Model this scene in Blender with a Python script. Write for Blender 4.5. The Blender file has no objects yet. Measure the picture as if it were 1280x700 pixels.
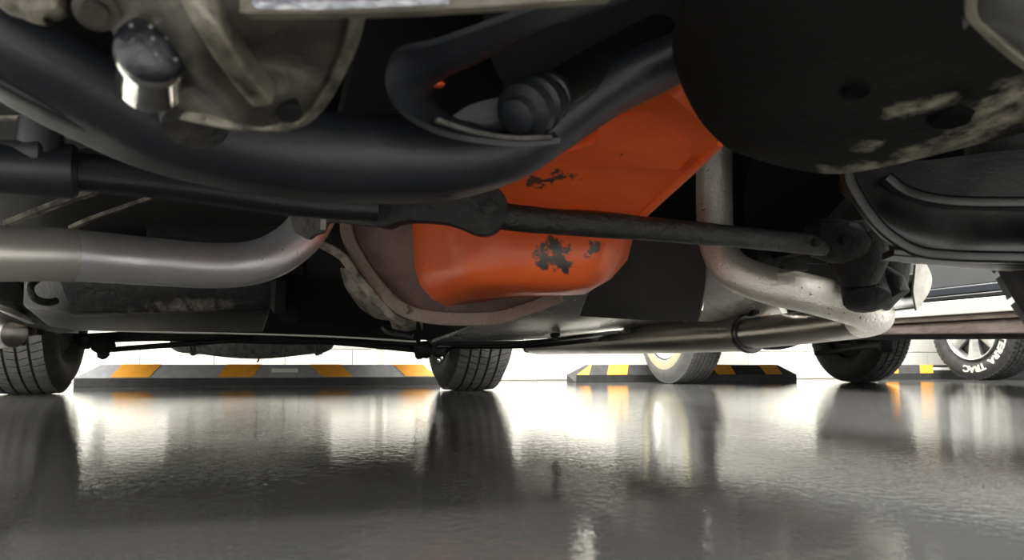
import bpy, bmesh, math, random
from mathutils import Vector, Matrix, Quaternion
random.seed(7)
scene = bpy.context.scene
COL = scene.collection

# ------------------------------------------------------------------ camera
F = 1000.0                       # focal length in pixels of a 1280x700 frame
CAM_H = 0.095
YAW = math.radians(17.0)         # camera turned to the right of the car's axis (+Y)
PITCH = math.atan(107.0 / F)
fwd_h = Vector((math.sin(YAW), math.cos(YAW), 0))
RIGHT = Vector((math.cos(YAW), -math.sin(YAW), 0))
FWD = fwd_h * math.cos(PITCH) + Vector((0, 0, math.sin(PITCH)))
UP = RIGHT.cross(FWD)
CAM = Vector((0, 0, CAM_H))
cam_data = bpy.data.cameras.new('camera')
cam = bpy.data.objects.new('camera', cam_data)
COL.objects.link(cam)
cam.location = CAM
cam.rotation_euler = Matrix((RIGHT, UP, -FWD)).transposed().to_euler()
cam_data.sensor_width = 36.0
cam_data.lens = 36.0 * F / 1280.0
cam_data.clip_start = 0.01
cam_data.dof.use_dof = True
cam_data.dof.focus_distance = 1.7
cam_data.dof.aperture_fstop = 11.0
scene.camera = cam

# ------------------------------------------------------------------ world, lights, exposure
world = bpy.data.worlds.new('garage_air')
scene.world = world
world.use_nodes = True
world.node_tree.nodes['Background'].inputs[0].default_value = (1.0, 0.985, 0.95, 1)
world.node_tree.nodes['Background'].inputs[1].default_value = 2.0
def area(name, loc, sx, sy, power, rot=(0, 0, 0), col=(1, 0.975, 0.92)):
    l = bpy.data.lights.new(name, 'AREA')
    l.shape = 'RECTANGLE'; l.size = sx; l.size_y = sy; l.energy = power; l.color = col
    o = bpy.data.objects.new(name, l); COL.objects.link(o)
    o.location = loc; o.rotation_euler = rot
    return o
for x in (-3.0, -0.6, 1.8, 4.2):
    area('tube_light', (x, 4.25, 2.5), 1.5, 0.2, 85)
    area('tube_light', (x, -1.1, 2.5), 1.5, 0.2, 240)
    area('tube_light', (x, -3.2, 2.5), 1.5, 0.2, 50)
scene.view_settings.view_transform = 'Standard'
scene.view_settings.look = 'None'
scene.view_settings.exposure = 0.82
scene.view_settings.gamma = 1.0
scene.view_settings.use_curve_mapping = False

# ------------------------------------------------------------------ helpers
def P(px, py, d):
    """world point seen at pixel (px,py) at depth d metres along the lens axis"""
    return CAM + d * (FWD + RIGHT * ((px - 640) / F) + UP * ((350 - py) / F))

def V(*a): return Vector(a)

def catmull(pts, n):
    """smooth a list of vectors (any length) with n steps per span"""
    out = []
    m = len(pts)
    for i in range(m - 1):
        p0 = pts[max(i - 1, 0)]; p1 = pts[i]; p2 = pts[i + 1]; p3 = pts[min(i + 2, m - 1)]
        for k in range(n):
            t = k / n
            out.append(0.5 * ((2 * p1) + (p2 - p0) * t + (2 * p0 - 5 * p1 + 4 * p2 - p3) * t * t + (3 * p1 - p0 - 3 * p2 + p3) * t ** 3))
    out.append(pts[-1].copy())
    return out

def chaikin(pts, it=2, closed=True, q=0.25):
    for _ in range(it):
        o = []
        n = len(pts)
        for i in range(n if closed else n - 1):
            a, b = pts[i], pts[(i + 1) % n]
            o.append(a * (1 - q) + b * q); o.append(a * q + b * (1 - q))
        if not closed:
            o = [pts[0]] + o + [pts[-1]]
        pts = o
    return pts

WPOS = {}
class MB:
    def __init__(self):
        self.v = []; self.f = []
    def add(self, verts, faces):
        o = len(self.v)
        self.v += [Vector(p) for p in verts]
        self.f += [tuple(i + o for i in f) for f in faces]
        return self
    def box(self, c, s, rot=None):
        c = Vector(c)
        vs = []
        for x in (-.5, .5):
            for y in (-.5, .5):
                for z in (-.5, .5):
                    p = Vector((x * s[0], y * s[1], z * s[2]))
                    if rot is not None: p = rot @ p
                    vs.append(c + p)
        return self.add(vs, [(0, 1, 3, 2), (4, 6, 7, 5), (0, 4, 5, 1), (2, 3, 7, 6), (0, 2, 6, 4), (1, 5, 7, 3)])
    def loft(self, rings, cap=True, closed=True):
        n = len(rings[0]); vs = []; fs = []
        for r in rings: vs += r
        for i in range(len(rings) - 1):
            for j in range(n if closed else n - 1):
                a = i * n + j; b = i * n + (j + 1) % n
                fs.append((a, b, b + n, a + n))
        if cap:
            fs.append(tuple(reversed(range(n))))
            fs.append(tuple((len(rings) - 1) * n + j for j in range(n)))
        return self.add(vs, fs)
    def sweep(self, path, section, up=(0, 0, 1), scales=None, cap=True, twist=None):
        """section: closed list of (side, up) offsets; path smoothed already"""
        up = Vector(up); rings = []
        for i, p in enumerate(path):
            t = (path[min(i + 1, len(path) - 1)] - path[max(i - 1, 0)]).normalized()
            side = t.cross(up)
            if side.length < 1e-5: side = t.cross(Vector((1, 0, 0)))
            side.normalize(); u = side.cross(t).normalized()
            s = scales[i] if scales else 1.0
            if not isinstance(s, (tuple, list)): s = (s, s)
            rings.append([p + side * (a * s[0]) + u * (b * s[1]) for a, b in section])
        return self.loft(rings, cap)
    def tube(self, path, r, seg=20, cap=True):
        """parallel-transport tube; r number or list"""
        t0 = (path[1] - path[0]).normalized()
        ref = Vector((0, 0, 1)) if abs(t0.z) < .9 else Vector((1, 0, 0))
        nrm = (ref - t0 * ref.dot(t0)).normalized()
        rings = []; pt = t0
        for i, p in enumerate(path):
            t = (path[min(i + 1, len(path) - 1)] - path[max(i - 1, 0)]).normalized()
            q = pt.rotation_difference(t); nrm = (q @ nrm); nrm = (nrm - t * nrm.dot(t)).normalized(); pt = t
            b = t.cross(nrm)
            rr = r[i] if isinstance(r, (list, tuple)) else r
            rings.append([p + (nrm * math.cos(2 * math.pi * k / seg) + b * math.sin(2 * math.pi * k / seg)) * rr for k in range(seg)])
        return self.loft(rings, cap)
    def lathe(self, prof, mat=None, seg=40, close=False):
        """profile of (axial, radius); axis = local X; mat places it"""
        mat = mat or Matrix.Identity(4)
        rings = []
        for a, r in prof:
            rings.append([mat @ Vector((a, r * math.cos(2 * math.pi * k / seg), r * math.sin(2 * math.pi * k / seg))) for k in range(seg)])
        if close: rings.append(list(rings[0]))
        return self.loft(rings, not close)
    def prism(self, pts, direction):
        d = Vector(direction); n = len(pts)
        return self.add(list(pts) + [p + d for p in pts],
                        [tuple(range(n)), tuple(reversed(range(n, 2 * n)))] + [(i, i + n, (i + 1) % n + n, (i + 1) % n) for i in range(n)])
    def patch(self, rows, n=4, thick=0.003, away=None):
        """smooth sheet through a grid of points, made solid by offsetting away from the camera"""
        g = [catmull([Vector(p) for p in r], n) for r in rows]
        cols = [catmull([g[i][j] for i in range(len(g))], n) for j in range(len(g[0]))]
        nr, nc = len(cols[0]), len(cols)
        pt = lambda i, j: cols[min(max(j, 0), nc - 1)][min(max(i, 0), nr - 1)]
        top = []; back = []
        for i in range(nr):
            for j in range(nc):
                p = pt(i, j)
                nm = (pt(i + 1, j) - pt(i - 1, j)).cross(pt(i, j + 1) - pt(i, j - 1))
                nm = nm.normalized() if nm.length > 1e-9 else Vector((0, 0, 1))
                ref = away if away is not None else (p - CAM)
                if nm.dot(ref) < 0: nm = -nm
                top.append(p); back.append(p + nm * thick)
        N = nr * nc; fs = []
        for i in range(nr - 1):
            for j in range(nc - 1):
                a = i * nc + j
                fs.append((a, a + 1, a + nc + 1, a + nc)); fs.append((N + a, N + a + nc, N + a + nc + 1, N + a + 1))
        for j in range(nc - 1):
            fs.append((j, N + j, N + j + 1, j + 1)); a = (nr - 1) * nc + j; fs.append((a, a + 1, N + a + 1, N + a))
        for i in range(nr - 1):
            a = i * nc; fs.append((a, a + nc, N + a + nc, N + a)); a = i * nc + nc - 1; fs.append((a, N + a, N + a + nc, a + nc))
        return self.add(top + back, fs)
    def build(self, name, mat, parent=None, smooth=True, bevel=0.0, angle=35, local=False, label=None):
        """verts are in world space; the object's origin is put at their bbox centre (local: kept at 0)"""
        lo = Vector((min(p.x for p in self.v), min(p.y for p in self.v), min(p.z for p in self.v)))
        hi = Vector((max(p.x for p in self.v), max(p.y for p in self.v), max(p.z for p in self.v)))
        c = Vector((0, 0, 0)) if local else (lo + hi) / 2
        me = bpy.data.meshes.new(name)
        me.from_pydata([p - c for p in self.v], [], self.f)
        bm = bmesh.new(); bm.from_mesh(me)
        bmesh.ops.remove_doubles(bm, verts=bm.verts, dist=1e-6)
        bmesh.ops.recalc_face_normals(bm, faces=bm.faces)
        if bevel:
            es = [e for e in bm.edges if len(e.link_faces) == 2 and e.calc_face_angle(0) > math.radians(40)]
            bmesh.ops.bevel(bm, geom=es, offset=bevel, segments=2, affect='EDGES', profile=.5)
        if smooth:
            for f in bm.faces: f.smooth = True
            for e in bm.edges:
                if len(e.link_faces) == 2 and e.calc_face_angle(0) > math.radians(angle): e.smooth = False
        bm.to_mesh(me); bm.free()
        me.materials.append(M[mat])
        o = bpy.data.objects.new(name, me)
        COL.objects.link(o)
        if parent is not None:
            o.parent = parent
            o.location = c - (Vector((0, 0, 0)) if local else WPOS[parent])
        else:
            o.location = c
        WPOS[o] = c
        if label: o['label'] = label
        return o

def empty(name, loc, label, cat, group=None):
    o = bpy.data.objects.new(name, None); COL.objects.link(o); o.location = loc
    o.empty_display_size = .2
    WPOS[o] = Vector(loc)
    o['label'] = label; o['category'] = cat
    if group: o['group'] = group
    return o
def tag(o, label, cat, group=None):
    o['label'] = label; o['category'] = cat
    if group: o['group'] = group
    return o
def copy_tree(o, parent=None):
    c = o.copy(); COL.objects.link(c); c.parent = parent
    for ch in list(o.children): copy_tree(ch, c)
    return c

def round_rect(w, h, r, n=4):
    pts = []
    for cx, cy, a0 in ((w - r, h - r, 0), (-w + r, h - r, 90), (-w + r, -h + r, 180), (w - r, -h + r, 270)):
        for k in range(n + 1):
            a = math.radians(a0 + 90 * k / n)
            pts.append((cx + r * math.cos(a), cy + r * math.sin(a)))
    return pts
def frame(loc, axis):
    """matrix whose local X points along axis, located at loc"""
    x = Vector(axis).normalized()
    z = Vector((0, 0, 1)) if abs(x.z) < .95 else Vector((0, 1, 0))
    y = z.cross(x).normalized(); z = x.cross(y)
    m = Matrix((x, y, z)).transposed().to_4x4(); m.translation = Vector(loc)
    return m
def hexbolt(mb, loc, axis, r, h):
    return mb.lathe([(-h * .6, r * 1.25), (0, r * 1.25), (0, r), (h, r), (h * 1.12, r * .8)], frame(loc, axis), 6 if r < .02 else 12)

# ------------------------------------------------------------------ materials
M = {}
def mat(name, col, rough=.5, metal=0.0, col2=None, scale=20, lo=.4, hi=.65, detail=6, bump=0.0, bscale=None,
        rough2=None, spec=.5, stretch=(1, 1, 1), coat=0.0, col3=None, scale3=90, lo3=.6, hi3=.7, spots=(), spot_col=None, distort=0.0, soft=(.33, .37), nscale=55):
    m = bpy.data.materials.new(name); m.use_nodes = True
    nt = m.node_tree; N = nt.nodes; L = nt.links
    b = N['Principled BSDF']
    b.inputs['Roughness'].default_value = rough
    b.inputs['Metallic'].default_value = metal
    b.inputs['Specular IOR Level'].default_value = spec
    b.inputs['Coat Weight'].default_value = coat
    b.inputs['Coat Roughness'].default_value = .08
    b.inputs['Base Color'].default_value = (*col, 1)
    tc = N.new('ShaderNodeTexCoord'); mp = N.new('ShaderNodeMapping'); mp.inputs['Scale'].default_value = stretch
    L.new(tc.outputs['Object'], mp.inputs['Vector'])
    def noise(sc, det=detail, dist=distort):
        n = N.new('ShaderNodeTexNoise'); n.inputs['Scale'].default_value = sc; n.inputs['Detail'].default_value = det
        n.inputs['Roughness'].default_value = .62; n.inputs['Distortion'].default_value = dist
        L.new(mp.outputs[0], n.inputs['Vector']); return n
    def ramp(src, a, bb):
        r = N.new('ShaderNodeMapRange'); r.inputs['From Min'].default_value = a; r.inputs['From Max'].default_value = bb
        L.new(src, r.inputs['Value']); return r.outputs[0]
    cur = None
    def mix(fac, a, bcol):
        mx = N.new('ShaderNodeMix'); mx.data_type = 'RGBA'
        L.new(fac, mx.inputs[0])
        if a is None: mx.inputs[6].default_value = (*col, 1)
        else: L.new(a, mx.inputs[6])
        mx.inputs[7].default_value = (*bcol, 1)
        return mx.outputs[2]
    if col2:
        fac = ramp(noise(scale).outputs['Fac'], lo, hi)
        cur = mix(fac, cur, col2)
        if rough2 is not None:
            rr = N.new('ShaderNodeMapRange'); rr.inputs['To Min'].default_value = rough; rr.inputs['To Max'].default_value = rough2
            L.new(fac, rr.inputs['Value']); L.new(rr.outputs[0], b.inputs['Roughness'])
    if col3:
        cur = mix(ramp(noise(scale3, 4).outputs['Fac'], lo3, hi3), cur, col3)
    if spots:
        geo = N.new('ShaderNodeNewGeometry'); nn = N.new('ShaderNodeTexNoise'); nn.inputs['Scale'].default_value = nscale; nn.inputs['Detail'].default_value = 8; nn.inputs['Roughness'].default_value = .65
        L.new(geo.outputs['Position'], nn.inputs['Vector'])
        acc = None
        for (p, rad) in spots:
            dn = N.new('ShaderNodeVectorMath'); dn.operation = 'DISTANCE'; dn.inputs[1].default_value = p
            L.new(geo.outputs['Position'], dn.inputs[0])
            dv = N.new('ShaderNodeMath'); dv.operation = 'DIVIDE'; dv.inputs[1].default_value = rad; L.new(dn.outputs['Value'], dv.inputs[0])
            sb = N.new('ShaderNodeMath'); sb.operation = 'SUBTRACT'; sb.inputs[0].default_value = 1.0; L.new(dv.outputs[0], sb.inputs[1])
            if acc is None: acc = sb.outputs[0]
            else:
                mxx = N.new('ShaderNodeMath'); mxx.operation = 'MAXIMUM'; L.new(acc, mxx.inputs[0]); L.new(sb.outputs[0], mxx.inputs[1]); acc = mxx.outputs[0]
        cl = N.new('ShaderNodeMath'); cl.operation = 'MAXIMUM'; cl.inputs[1].default_value = 0; L.new(acc, cl.inputs[0])
        pw = N.new('ShaderNodeMath'); pw.operation = 'POWER'; pw.inputs[1].default_value = .5; L.new(cl.outputs[0], pw.inputs[0])
        mu = N.new('ShaderNodeMath'); mu.operation = 'MULTIPLY'; L.new(pw.outputs[0], mu.inputs[0]); L.new(nn.outputs['Fac'], mu.inputs[1])
        cur = mix(ramp(mu.outputs[0], *soft), cur, spot_col)
    if cur is not None: L.new(cur, b.inputs['Base Color'])
    if bump:
        bp = N.new('ShaderNodeBump'); bp.inputs['Strength'].default_value = bump; bp.inputs['Distance'].default_value = .01
        L.new(noise(bscale or scale * 3, 8).outputs['Fac'], bp.inputs['Height']); L.new(bp.outputs[0], b.inputs['Normal'])
    M[name] = m
    return m

mat('black_rubber', (.018, .018, .019), .75, col2=(.04, .039, .037), scale=30, bump=.15, bscale=200)
mat('tread_rubber', (.075, .075, .074), .8, col2=(.11, .106, .10), scale=25, bump=.2, bscale=300)
mat('grey_rubber', (.13, .13, .127), .8, col2=(.10, .10, .097), scale=20, bump=.1, bscale=300)
mat('whitewall', (.45, .42, .28), .6, col2=(.38, .36, .24), scale=15)
mat('white_letter', (.85, .84, .76), .6)
mat('alloy', (.5, .5, .5), .32, .8, col2=(.38, .38, .38), scale=30)
mat('chrome', (.9, .9, .9), .07, 1.0, col2=(.45, .45, .47), scale=60, lo=.55, hi=.75, rough2=.3)
mat('cap_black', (.008, .009, .013), .16, bump=.3, bscale=140, coat=.15)
mat('frame_paint', (.0095, .0112, .0145), .46, col2=(.015, .0168, .0198), scale=14, lo=.45, hi=.75, bump=.12, bscale=120, col3=(.014, .014, .015), scale3=40, lo3=.6, hi3=.75)
mat('grimy_black', (.003, .003, .0032), .62, col2=(.009, .008, .0072), scale=25, bump=.5, bscale=70, spec=.3)
mat('gloss_black', (.004, .004, .0042), .30, col2=(.008, .0075, .007), scale=18, bump=.06, bscale=220, rough2=.42)
mat('matte_black', (.003, .003, .0034), .85, col2=(.005, .005, .005), scale=10, spec=.25)
mat('hole_black', (.0015, .0015, .0015), .9, spec=.1)
mat('rod_black', (.013, .013, .0125), .42, col2=(.035, .031, .027), scale=35, lo=.5, hi=.75, bump=.5, bscale=110, rough2=.7)
mat('greasy_clamp', (.011, .011, .0115), .5, col2=(.03, .028, .026), scale=45, lo=.5, hi=.75, bump=.8, bscale=60)
mat('bracket_grey', (.10, .095, .085), .6, .2, col2=(.04, .038, .035), scale=40, lo=.45, hi=.7, bump=.8, bscale=70)
mat('panel_dusty', (.0015, .0015, .0015), .7, col2=(.003, .0028, .0025), scale=8, bump=.2, bscale=60, soft=(.30, .72), nscale=55, spec=.2,
    spots=[(P(1280, 125, .58), .07), (P(1240, 160, .62), .06), (P(1170, 125, .58), .03), (P(1130, 132, .59), .025), (P(1200, 180, .65), .05), (P(1140, 195, .67), .045), (P(1080, 210, .69), .035), (P(1040, 214, .705), .03), (P(1085, 175, .65), .022), (P(1340, 120, .6), .07)], spot_col=(.40, .37, .29))
mat('dust_edge', (.02, .019, .017), .7, col2=(.27, .25, .20), scale=16, lo=.42, hi=.72, bump=.2, bscale=90)
mat('cast_metal', (.085, .078, .064), .42, .5, col2=(.018, .0165, .014), scale=16, lo=.42, hi=.68, bump=.35, bscale=60, rough2=.6)
mat('cast_bright', (.19, .175, .14), .35, .6, col2=(.02, .018, .015), scale=40, lo=.45, hi=.7, bump=.4, bscale=90)
mat('sparkle_foil', (.85, .87, .92), .12, 1.0, bump=1.0, bscale=260, col2=(.4, .42, .5), scale=150)
mat('flange_tan', (.17, .155, .12), .5, .3, col2=(.09, .082, .065), scale=30, stretch=(1, 1, 4))
mat('pipe_steel', (.88, .885, .92), .30, .75, col2=(.76, .74, .73), scale=10, lo=.4, hi=.7, rough2=.42, stretch=(1, 1, 1), col3=(.16, .14, .12), scale3=70, lo3=.68, hi3=.74, bump=.05, bscale=150)
mat('pipe_matt', (.62, .60, .56), .42, .7, col2=(.54, .52, .48), scale=9, lo=.4, hi=.7)
mat('pipe_pitted', (.86, .83, .75), .36, .6, col2=(.74, .70, .62), scale=25, lo=.4, hi=.7, col3=(.06, .055, .05), scale3=160, lo3=.66, hi3=.70, bump=.3, bscale=220)
mat('pipe_dark', (.28, .26, .24), .30, .9, col2=(.36, .31, .27), scale=12, lo=.45, hi=.75, rough2=.45, stretch=(1, 1, 1))
mat('pipe_joint', (.30, .20, .10), .55, .5, col2=(.14, .10, .06), scale=50)
mat('bell_brown', (.27, .18, .155), .6, .1, col2=(.17, .12, .11), scale=18, bump=.35, bscale=80, col3=(.13, .10, .085), scale3=50, lo3=.62, hi3=.78)
mat('bell_rim', (.30, .27, .22), .5, .4, col2=(.07, .055, .048), scale=35, lo=.42, hi=.62, bump=.5, bscale=90)
mat('rust_flange', (.24, .185, .155), .6, .2, col2=(.20, .13, .10), scale=40, lo=.55, hi=.75, bump=.5, bscale=110)
mat('shield_dark', (.05, .05, .05), .38, .2, col2=(.07, .07, .07), scale=7, bump=.12, bscale=25)
mat('floor_sheet', (.72, .70, .66), .20, .6, col2=(.62, .60, .56), scale=9, bump=.15, bscale=14, rough2=.3)
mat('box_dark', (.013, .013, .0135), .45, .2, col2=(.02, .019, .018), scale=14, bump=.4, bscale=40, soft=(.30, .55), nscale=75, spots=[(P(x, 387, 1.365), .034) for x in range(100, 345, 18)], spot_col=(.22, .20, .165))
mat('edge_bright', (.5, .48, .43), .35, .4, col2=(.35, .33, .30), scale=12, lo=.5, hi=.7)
mat('undercoat_grey', (.16, .16, .155), .8, col2=(.065, .065, .062), scale=40, lo=.4, hi=.65, bump=.8, bscale=110)
mat('body_grey', (.15, .155, .16), .22, .4, coat=.5)
mat('body_black', (.012, .012, .013), .3)
mat('body_blue', (.035, .04, .05), .25, coat=.5)
mat('chrome_strip', (.92, .92, .88), .25, .5)
mat('rocker_brown', (.19, .155, .135), .45, .3, col2=(.11, .085, .072), scale=30, lo=.4, hi=.65, bump=.3, bscale=80, stretch=(1, .35, 1))
mat('shield_edge', (.34, .33, .30), .4, .3, col2=(.24, .23, .20), scale=60)
mat('stop_rubber', (.30, .303, .31), .6, col2=(.38, .38, .385), scale=25, bump=.2, bscale=160)
mat('stop_black', (.020, .020, .021), .6, col2=(.035, .035, .035), scale=25, bump=.2, bscale=160)
mat('stop_yellow', (.85, .37, .03), .5, col2=(.76, .32, .03), scale=40)
mat('stop_white', (.9, .88, .8), .5)
mat('wall_paint', (.86, .85, .76), .6, col2=(.80, .79, .70), scale=5, bump=.1, bscale=120)
mat('wall_mortar', (.66, .65, .57), .8)
mat('orange_paint', (.84, .14, .03), .36, col2=(.72, .11, .024), scale=9, lo=.35, hi=.7, rough2=.42, coat=.08, spec=.4,
    col3=(.045, .024, .017), scale3=60, lo3=.70, hi3=.74, bump=.06, bscale=60,
    spots=[(P(692, 318, 1.0), .045), (P(705, 333, 1.0), .034), (P(684, 338, 1.0), .026), (P(665, 322, 1.0), .022), (P(620, 322, 1.0), .016), (P(742, 312, 1.0), .024),
           (P(685, 238, .955), .026), (P(705, 243, .96), .02), (P(670, 236, .96), .026), (P(720, 232, .95), .022), (P(700, 225, .945), .022)], spot_col=(.06, .05, .042), soft=(.31, .36), nscale=70)
# painted epoxy floor: glossy, fine ripples, faint trowel streaks
def floor_material():
    m = bpy.data.materials.new('epoxy_floor'); m.use_nodes = True; M['epoxy_floor'] = m
    nt = m.node_tree; N = nt.nodes; L = nt.links; b = N['Principled BSDF']
    tc = N.new('ShaderNodeTexCoord')
    def nz(sc, det, stretch=(1, 1, 1), rot=0, dist=0):
        mp = N.new('ShaderNodeMapping'); mp.inputs['Scale'].default_value = stretch; mp.inputs['Rotation'].default_value = (0, 0, rot)
        L.new(tc.outputs['Object'], mp.inputs['Vector'])
        n = N.new('ShaderNodeTexNoise'); n.inputs['Scale'].default_value = sc; n.inputs['Detail'].default_value = det; n.inputs['Distortion'].default_value = dist
        L.new(mp.outputs[0], n.inputs['Vector']); return n.outputs['Fac']
    r = N.new('ShaderNodeValToRGB'); r.color_ramp.elements[0].position = .35; r.color_ramp.elements[1].position = .7
    r.color_ramp.elements[0].color = (.125, .125, .122, 1); r.color_ramp.elements[1].color = (.165, .164, .160, 1)
    L.new(nz(2.2, 6, (1, .5, 1), .5), r.inputs[0])
    vo = N.new('ShaderNodeTexVoronoi'); vo.inputs['Scale'].default_value = 16; L.new(tc.outputs['Object'], vo.inputs['Vector'])
    sp = N.new('ShaderNodeMapRange'); sp.inputs['From Min'].default_value = .035; sp.inputs['From Max'].default_value = .02; L.new(vo.outputs['Distance'], sp.inputs['Value'])
    mx = N.new('ShaderNodeMix'); mx.data_type = 'RGBA'; mx.inputs[7].default_value = (.42, .42, .40, 1)
    L.new(sp.outputs[0], mx.inputs[0]); L.new(r.outputs[0], mx.inputs[6]); L.new(mx.outputs[2], b.inputs['Base Color'])
    mr = N.new('ShaderNodeMapRange'); mr.inputs['From Min'].default_value = .35; mr.inputs['From Max'].default_value = .7
    mr.inputs['To Min'].default_value = .02; mr.inputs['To Max'].default_value = .06
    L.new(nz(5, 5, (.4, 1.6, 1), .25), mr.inputs['Value']); L.new(mr.outputs[0], b.inputs['Roughness'])
    b.inputs['Specular IOR Level'].default_value = .6
    b1 = N.new('ShaderNodeBump'); b1.inputs['Strength'].default_value = .032; b1.inputs['Distance'].default_value = .01
    L.new(nz(130, 3, (1, 1, 1)), b1.inputs['Height'])
    b2 = N.new('ShaderNodeBump'); b2.inputs['Strength'].default_value = .006; b2.inputs['Distance'].default_value = .01
    L.new(nz(9, 4, (.5, 2.4, 1), .3), b2.inputs['Height']); L.new(b1.outputs[0], b2.inputs['Normal'])
    L.new(b2.outputs[0], b.inputs['Normal'])
floor_material()

# ------------------------------------------------------------------ the setting
fl = MB().add([(-9, -7, 0), (13, -7, 0), (13, 5.2, 0), (-9, 5.2, 0), (-9, -7, -.1), (13, -7, -.1), (13, 5.2, -.1), (-9, 5.2, -.1)],
              [(0, 1, 2, 3), (7, 6, 5, 4), (0, 4, 5, 1), (1, 5, 6, 2), (2, 6, 7, 3), (3, 7, 4, 0)]).build('floor', 'epoxy_floor', smooth=False)
fl['kind'] = 'structure'
WALL_V = 4.9
wl = MB().box((2, WALL_V + .107, 1.4), (22, .2, 2.8)).build('wall_back', 'wall_mortar', smooth=False)
wl['kind'] = 'structure'
# concrete blocks of the lowest four courses that show under the cars, then one painted sheet above
BW, BH, J = .39, .19, .006
blk = None
def block_mesh():
    mb = MB().box((0, 0, 0), (BW - J, .012, BH - J))
    return mb.build('block', 'wall_paint', wl, smooth=False, bevel=.002, local=True)
for c in range(4):
    for k in range(24):
        x = -3.6 + k * BW + (BW / 2 if c % 2 else 0)
        if blk is None: blk = block_mesh(); o = blk
        else:
            o = blk.copy(); COL.objects.link(o)
        o.parent = wl
        o.location = Vector((x, WALL_V + random.uniform(0, .0015), BH * (c + .5) + .003)) - WPOS[wl]
up = MB().box((2, WALL_V, (BH * 4 + 2.8) / 2 + .003), (22, .012, 2.8 - BH * 4 - .01)).build('wall_sheet', 'wall_paint', wl, smooth=False)
# thin conduit runs low on the wall
for x in (.62, .69):
    cp = MB().tube([V(x, WALL_V - .02, .02), V(x, WALL_V - .02, 2.7)], .011, 10).build('conduit', 'wall_paint', wl)
for x in (2.62, 2.68, 2.76):
    cp = MB().tube([V(x, WALL_V - .02, .09), V(x, WALL_V - .02, 2.7)], .009, 10).build('conduit', 'wall_paint', wl)

# ------------------------------------------------------------------ wheel stops
def wheel_stop(x0, x1, y, label, stripes, h=.10, dpt=.15, marks=(), face='stop_rubber'):
    """low rubber block: upright foot, sloped face; stripes = (x at foot, x at top, width, width at top)"""
    root = empty('wheel_stop', ((x0 + x1) / 2, y + dpt / 2, 0), label, 'wheel stop', 'rubber wheel stops along the wall')
    e = .10; zf = .042; sl = .045
    def ring(x, inset):
        return [V(x, y + inset * .3, 0), V(x, y + inset * .3, zf - (inset > 0) * .004), V(x, y + sl, h - inset * .6), V(x, y + dpt - sl, h - inset * .6), V(x, y + dpt - inset * .3, zf), V(x, y + dpt - inset * .3, 0)]
    def end(x, xt):
        return [V(x, y, 0), V(x, y, zf), V(xt, y + sl, h), V(xt, y + dpt - sl, h), V(x, y + dpt, zf), V(x, y + dpt, 0)]
    MB().loft([end(x0, x0 + e), end(x1, x1 - e)]).build('body', face, root, smooth=False, bevel=.002)
    # the darker upright foot
    MB().box(((x0 + x1) / 2, y - .001, .020), (x1 - x0 - .004, .006, .038)).build('foot', 'stop_black', root, smooth=False)
    n = V(0, -(h - zf), sl).normalized() * .0022
    for (a, b2, w, w2) in stripes:
        pts = [V(a, y, zf) , V(a + w, y, zf), V(b2 + w2, y + sl, h), V(b2, y + sl, h)]
        MB().prism([p + n for p in pts], -n * 1.5).build('stripe', 'stop_yellow', root, smooth=False)
    for (a, w) in marks:
        q = lambda t: V(0, y + sl * t, zf + (h - zf) * t)
        pts = [V(a, 0, 0) + q(.36), V(a + w, 0, 0) + q(.36), V(a + w, 0, 0) + q(.66), V(a, 0, 0) + q(.66)]
        MB().prism([p + n for p in pts], -n * 1.5).build('mark', 'stop_white', root, smooth=False)
    return root
def xof(px, y, z=.06):
    """world x of the point on the plane Y=y seen in column px"""
    a = (px - 640) / F
    d = FWD * 1 + RIGHT * a
    # ignore the small vertical part: solve along the horizontal ray
    fh = fwd_h + RIGHT * (a / math.cos(PITCH))
    return fh.x / fh.y * y
S1, S2, S3 = 3.93, 4.27, 4.55
def stripe_px(lst, y):
    out = []
    for a, a2, b, b2 in lst:       # foot left, foot right, top left, top right (pixel columns)
        yb = y + .045
        out.append((xof(a, y), xof(b, yb), xof(a2, y) - xof(a, y), xof(b2, yb) - xof(b, yb)))
    return out
wheel_stop(xof(99, S1), xof(552, S1), S1, 'long grey rubber wheel stop with slanted orange stripes between the near rear tyres',
           stripe_px([(144, 192, 158, 207), (277, 320, 288, 331), (407, 443, 390, 428), (509, 545, 493, 530)], S1), marks=[(xof(343, S1), xof(376, S1) - xof(343, S1))])
wheel_stop(xof(719, S2), xof(991, S2), S2, 'black rubber wheel stop with orange stripes behind the whitewall tyre',
           stripe_px([(720, 735, 737, 738.5), (757, 782, 760, 784), (894, 916, 885, 909), (954, 974, 944, 965)], S2), face='stop_black')
wheel_stop(xof(1092, S3), xof(1330, S3), S3, 'short glimpse of striped wheel stop beside the white lettered tyre',
           stripe_px([(1101, 1117, 1101, 1117), (1144, 1160, 1144, 1160), (1240, 1256, 1240, 1256)], S3), marks=[(xof(1162, S3), xof(1190, S3) - xof(1162, S3))], face='stop_black')

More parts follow.
